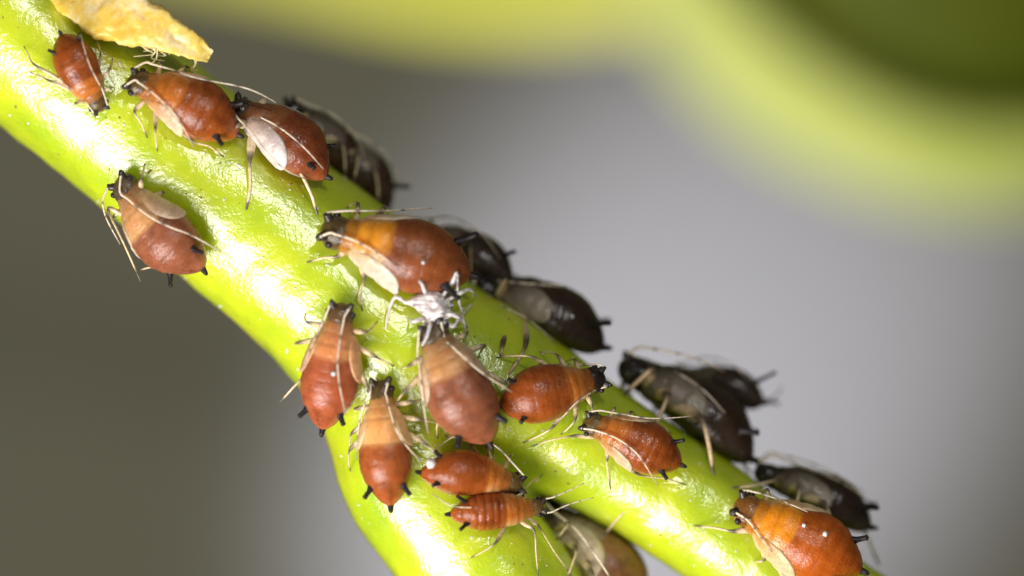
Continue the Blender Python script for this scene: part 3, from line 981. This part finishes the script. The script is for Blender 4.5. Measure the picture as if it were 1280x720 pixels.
# ---------------------------------------------------------------- out-of-focus bud and its stalk behind
def make_bud():
    Y = 39.0
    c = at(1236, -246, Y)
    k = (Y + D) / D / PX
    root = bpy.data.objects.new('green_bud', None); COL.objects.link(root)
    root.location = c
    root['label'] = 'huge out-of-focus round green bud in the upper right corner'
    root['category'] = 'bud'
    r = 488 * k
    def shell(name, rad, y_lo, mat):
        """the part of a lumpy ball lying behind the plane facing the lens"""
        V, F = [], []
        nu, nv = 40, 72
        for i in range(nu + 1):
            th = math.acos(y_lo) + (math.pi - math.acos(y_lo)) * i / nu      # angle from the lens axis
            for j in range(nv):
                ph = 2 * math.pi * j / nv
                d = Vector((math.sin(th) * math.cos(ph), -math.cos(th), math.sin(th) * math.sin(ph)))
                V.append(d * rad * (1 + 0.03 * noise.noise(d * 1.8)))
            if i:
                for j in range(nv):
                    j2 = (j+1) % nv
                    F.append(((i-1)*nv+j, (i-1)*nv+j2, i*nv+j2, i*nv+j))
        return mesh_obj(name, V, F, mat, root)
    lit_rim = shell('lit_rim_shell', r, 0.56, plain_green('lit_rim_green', (0.40, 0.46, 0.10), (0.48, 0.51, 0.17), 0.6, 0.3, 0.12))  # lighter shell added to paint the bud's lit rim
    sol = lit_rim.modifiers.new('thickness', 'SOLIDIFY'); sol.thickness = 0.35; sol.offset = -1
    shell('bud_body', r * 0.94, 0.9999, plain_green('shaded_bud_green', (0.04, 0.058, 0.002), (0.11, 0.125, 0.005), 0.6, 0.2, 0.10))  # darker green paints the shaded front of the same bud
    pts = [at(40, -115, Y - 1) - c, at(330, -66, Y - 1) - c, at(560, -24, Y - 0.5) - c, at(760, -28, Y) - c, at(930, -80, Y + 0.5) - c]
    P, par = catmull(pts, 10)
    v, f, _ = tube(P, [lerp(52, 66, t / 4) * k for t in par], 28)
    mesh_obj('stalk', v, f, plain_green('stalk_skin', (0.60, 0.62, 0.09), (0.68, 0.68, 0.14), 0.6, 0.5), root)
make_bud()

# ---------------------------------------------------------------- tiny white flecks of wax
def fleck(px, py, r, label):
    best = None
    for t in [STEM] + [b.tree for b in APHIDS]:
        h, n = ray(t, px, py)
        if h is not None and (best is None or h.y < best[0].y): best = (h, n)
    if best is None: return
    h, n = best
    if n.y > 0: n = -n
    V, F = [], []
    m, q = 6, 9
    for i in range(m + 1):
        th = math.pi * i / m
        for k in range(q):
            ph = 2 * math.pi * k / q
            d = Vector((math.sin(th)*math.cos(ph), math.sin(th)*math.sin(ph), math.cos(th)))
            V.append(d * r * (1 + 0.5 * noise.noise(d * 1.7 + Vector((px, py, 0)))))
        if i:
            for k in range(q):
                k2 = (k+1) % q
                F.append(((i-1)*q+k, i*q+k, i*q+k2, (i-1)*q+k2))
    o = mesh_obj('wax_fleck', V, F, M_WAX)
    o.location = h + n * r * 0.35
    o['label'] = label; o['category'] = 'wax fleck'; o['group'] = 'white wax flecks on the aphids'

M_WAX, _nt, _b = new_mat('white_wax')
_co = texco(_nt)
_r = ramp(_nt, [(0.3, (0.70, 0.66, 0.62)), (0.7, (0.86, 0.84, 0.82))]); _nt.links.new(noise_n(_nt, _co, 15, 3), _r.inputs[0])
_nt.links.new(_r.outputs[0], _b.inputs['Base Color'])
_b.inputs['Roughness'].default_value = 0.45
fleck(540, 581, 0.085, 'largest white wax fleck, on the crosswise red-brown aphid')
fleck(529, 328, 0.030, 'tiny wax fleck on the abdomen of the orange-thoraxed aphid')
fleck(417, 467, 0.040, 'tiny wax fleck on the back of the reddish pink aphid')
fleck(1005, 657, 0.035, 'wax fleck nearer the head on the bright orange-red aphid')
fleck(1031, 668, 0.045, 'wax fleck nearer the tail on the bright orange-red aphid')
fleck(715, 396, 0.030, 'wax fleck nearer the tail on the dark aphid behind the shed skin')
fleck(688, 387, 0.030, 'wax fleck nearer the head on the dark aphid behind the shed skin')

# ---------------------------------------------------------------- fine dust, crumbs and honeydew on the stem
def make_dust():
    rd = random.Random(21)
    V, F, C = [], [], []
    n = 0
    while n < 420:
        h, nrm = ray(STEM, rd.uniform(0, 1110), rd.uniform(0, 720))
        if h is None: continue
        n += 1
        if nrm.y > 0: nrm = -nrm
        r = 0.008 + 0.022 * rd.random() ** 2.5
        kind = rd.random()
        col = (0.80, 0.78, 0.70) if kind < 0.6 else ((0.30, 0.17, 0.06) if kind < 0.85 else (0.72, 0.62, 0.36))
        t1 = nrm.orthogonal().normalized(); t2 = nrm.cross(t1)
        st = 1 + 2.2 * rd.random() ** 3; ro = rd.uniform(0, 6.28)
        b0 = len(V)
        for lat in (-0.4, 0.35):
            for k in range(6):
                a_ = k * math.pi / 3
                e = (math.cos(a_) * st, math.sin(a_))
                x = (e[0] * math.cos(ro) - e[1] * math.sin(ro)) * rd.uniform(0.75, 1.2); y = (e[0] * math.sin(ro) + e[1] * math.cos(ro)) * rd.uniform(0.75, 1.2)
                V.append(h + (t1 * x + t2 * y + nrm * lat) * r * (1.0 if lat < 0 else 0.75)); C.append(col)
        V.append(h + nrm * r * 0.75); C.append(col)
        for k in range(6):
            k2 = (k + 1) % 6
            F.append((b0+k, b0+k2, b0+6+k2, b0+6+k)); F.append((b0+6+k, b0+6+k2, b0+12))
    o = mesh_obj('dust', V, F, M_LIMB, None, C)
    o['kind'] = 'stuff'; o['label'] = 'fine pale and brown dust grains scattered over the stem'; o['category'] = 'dust'
make_dust()
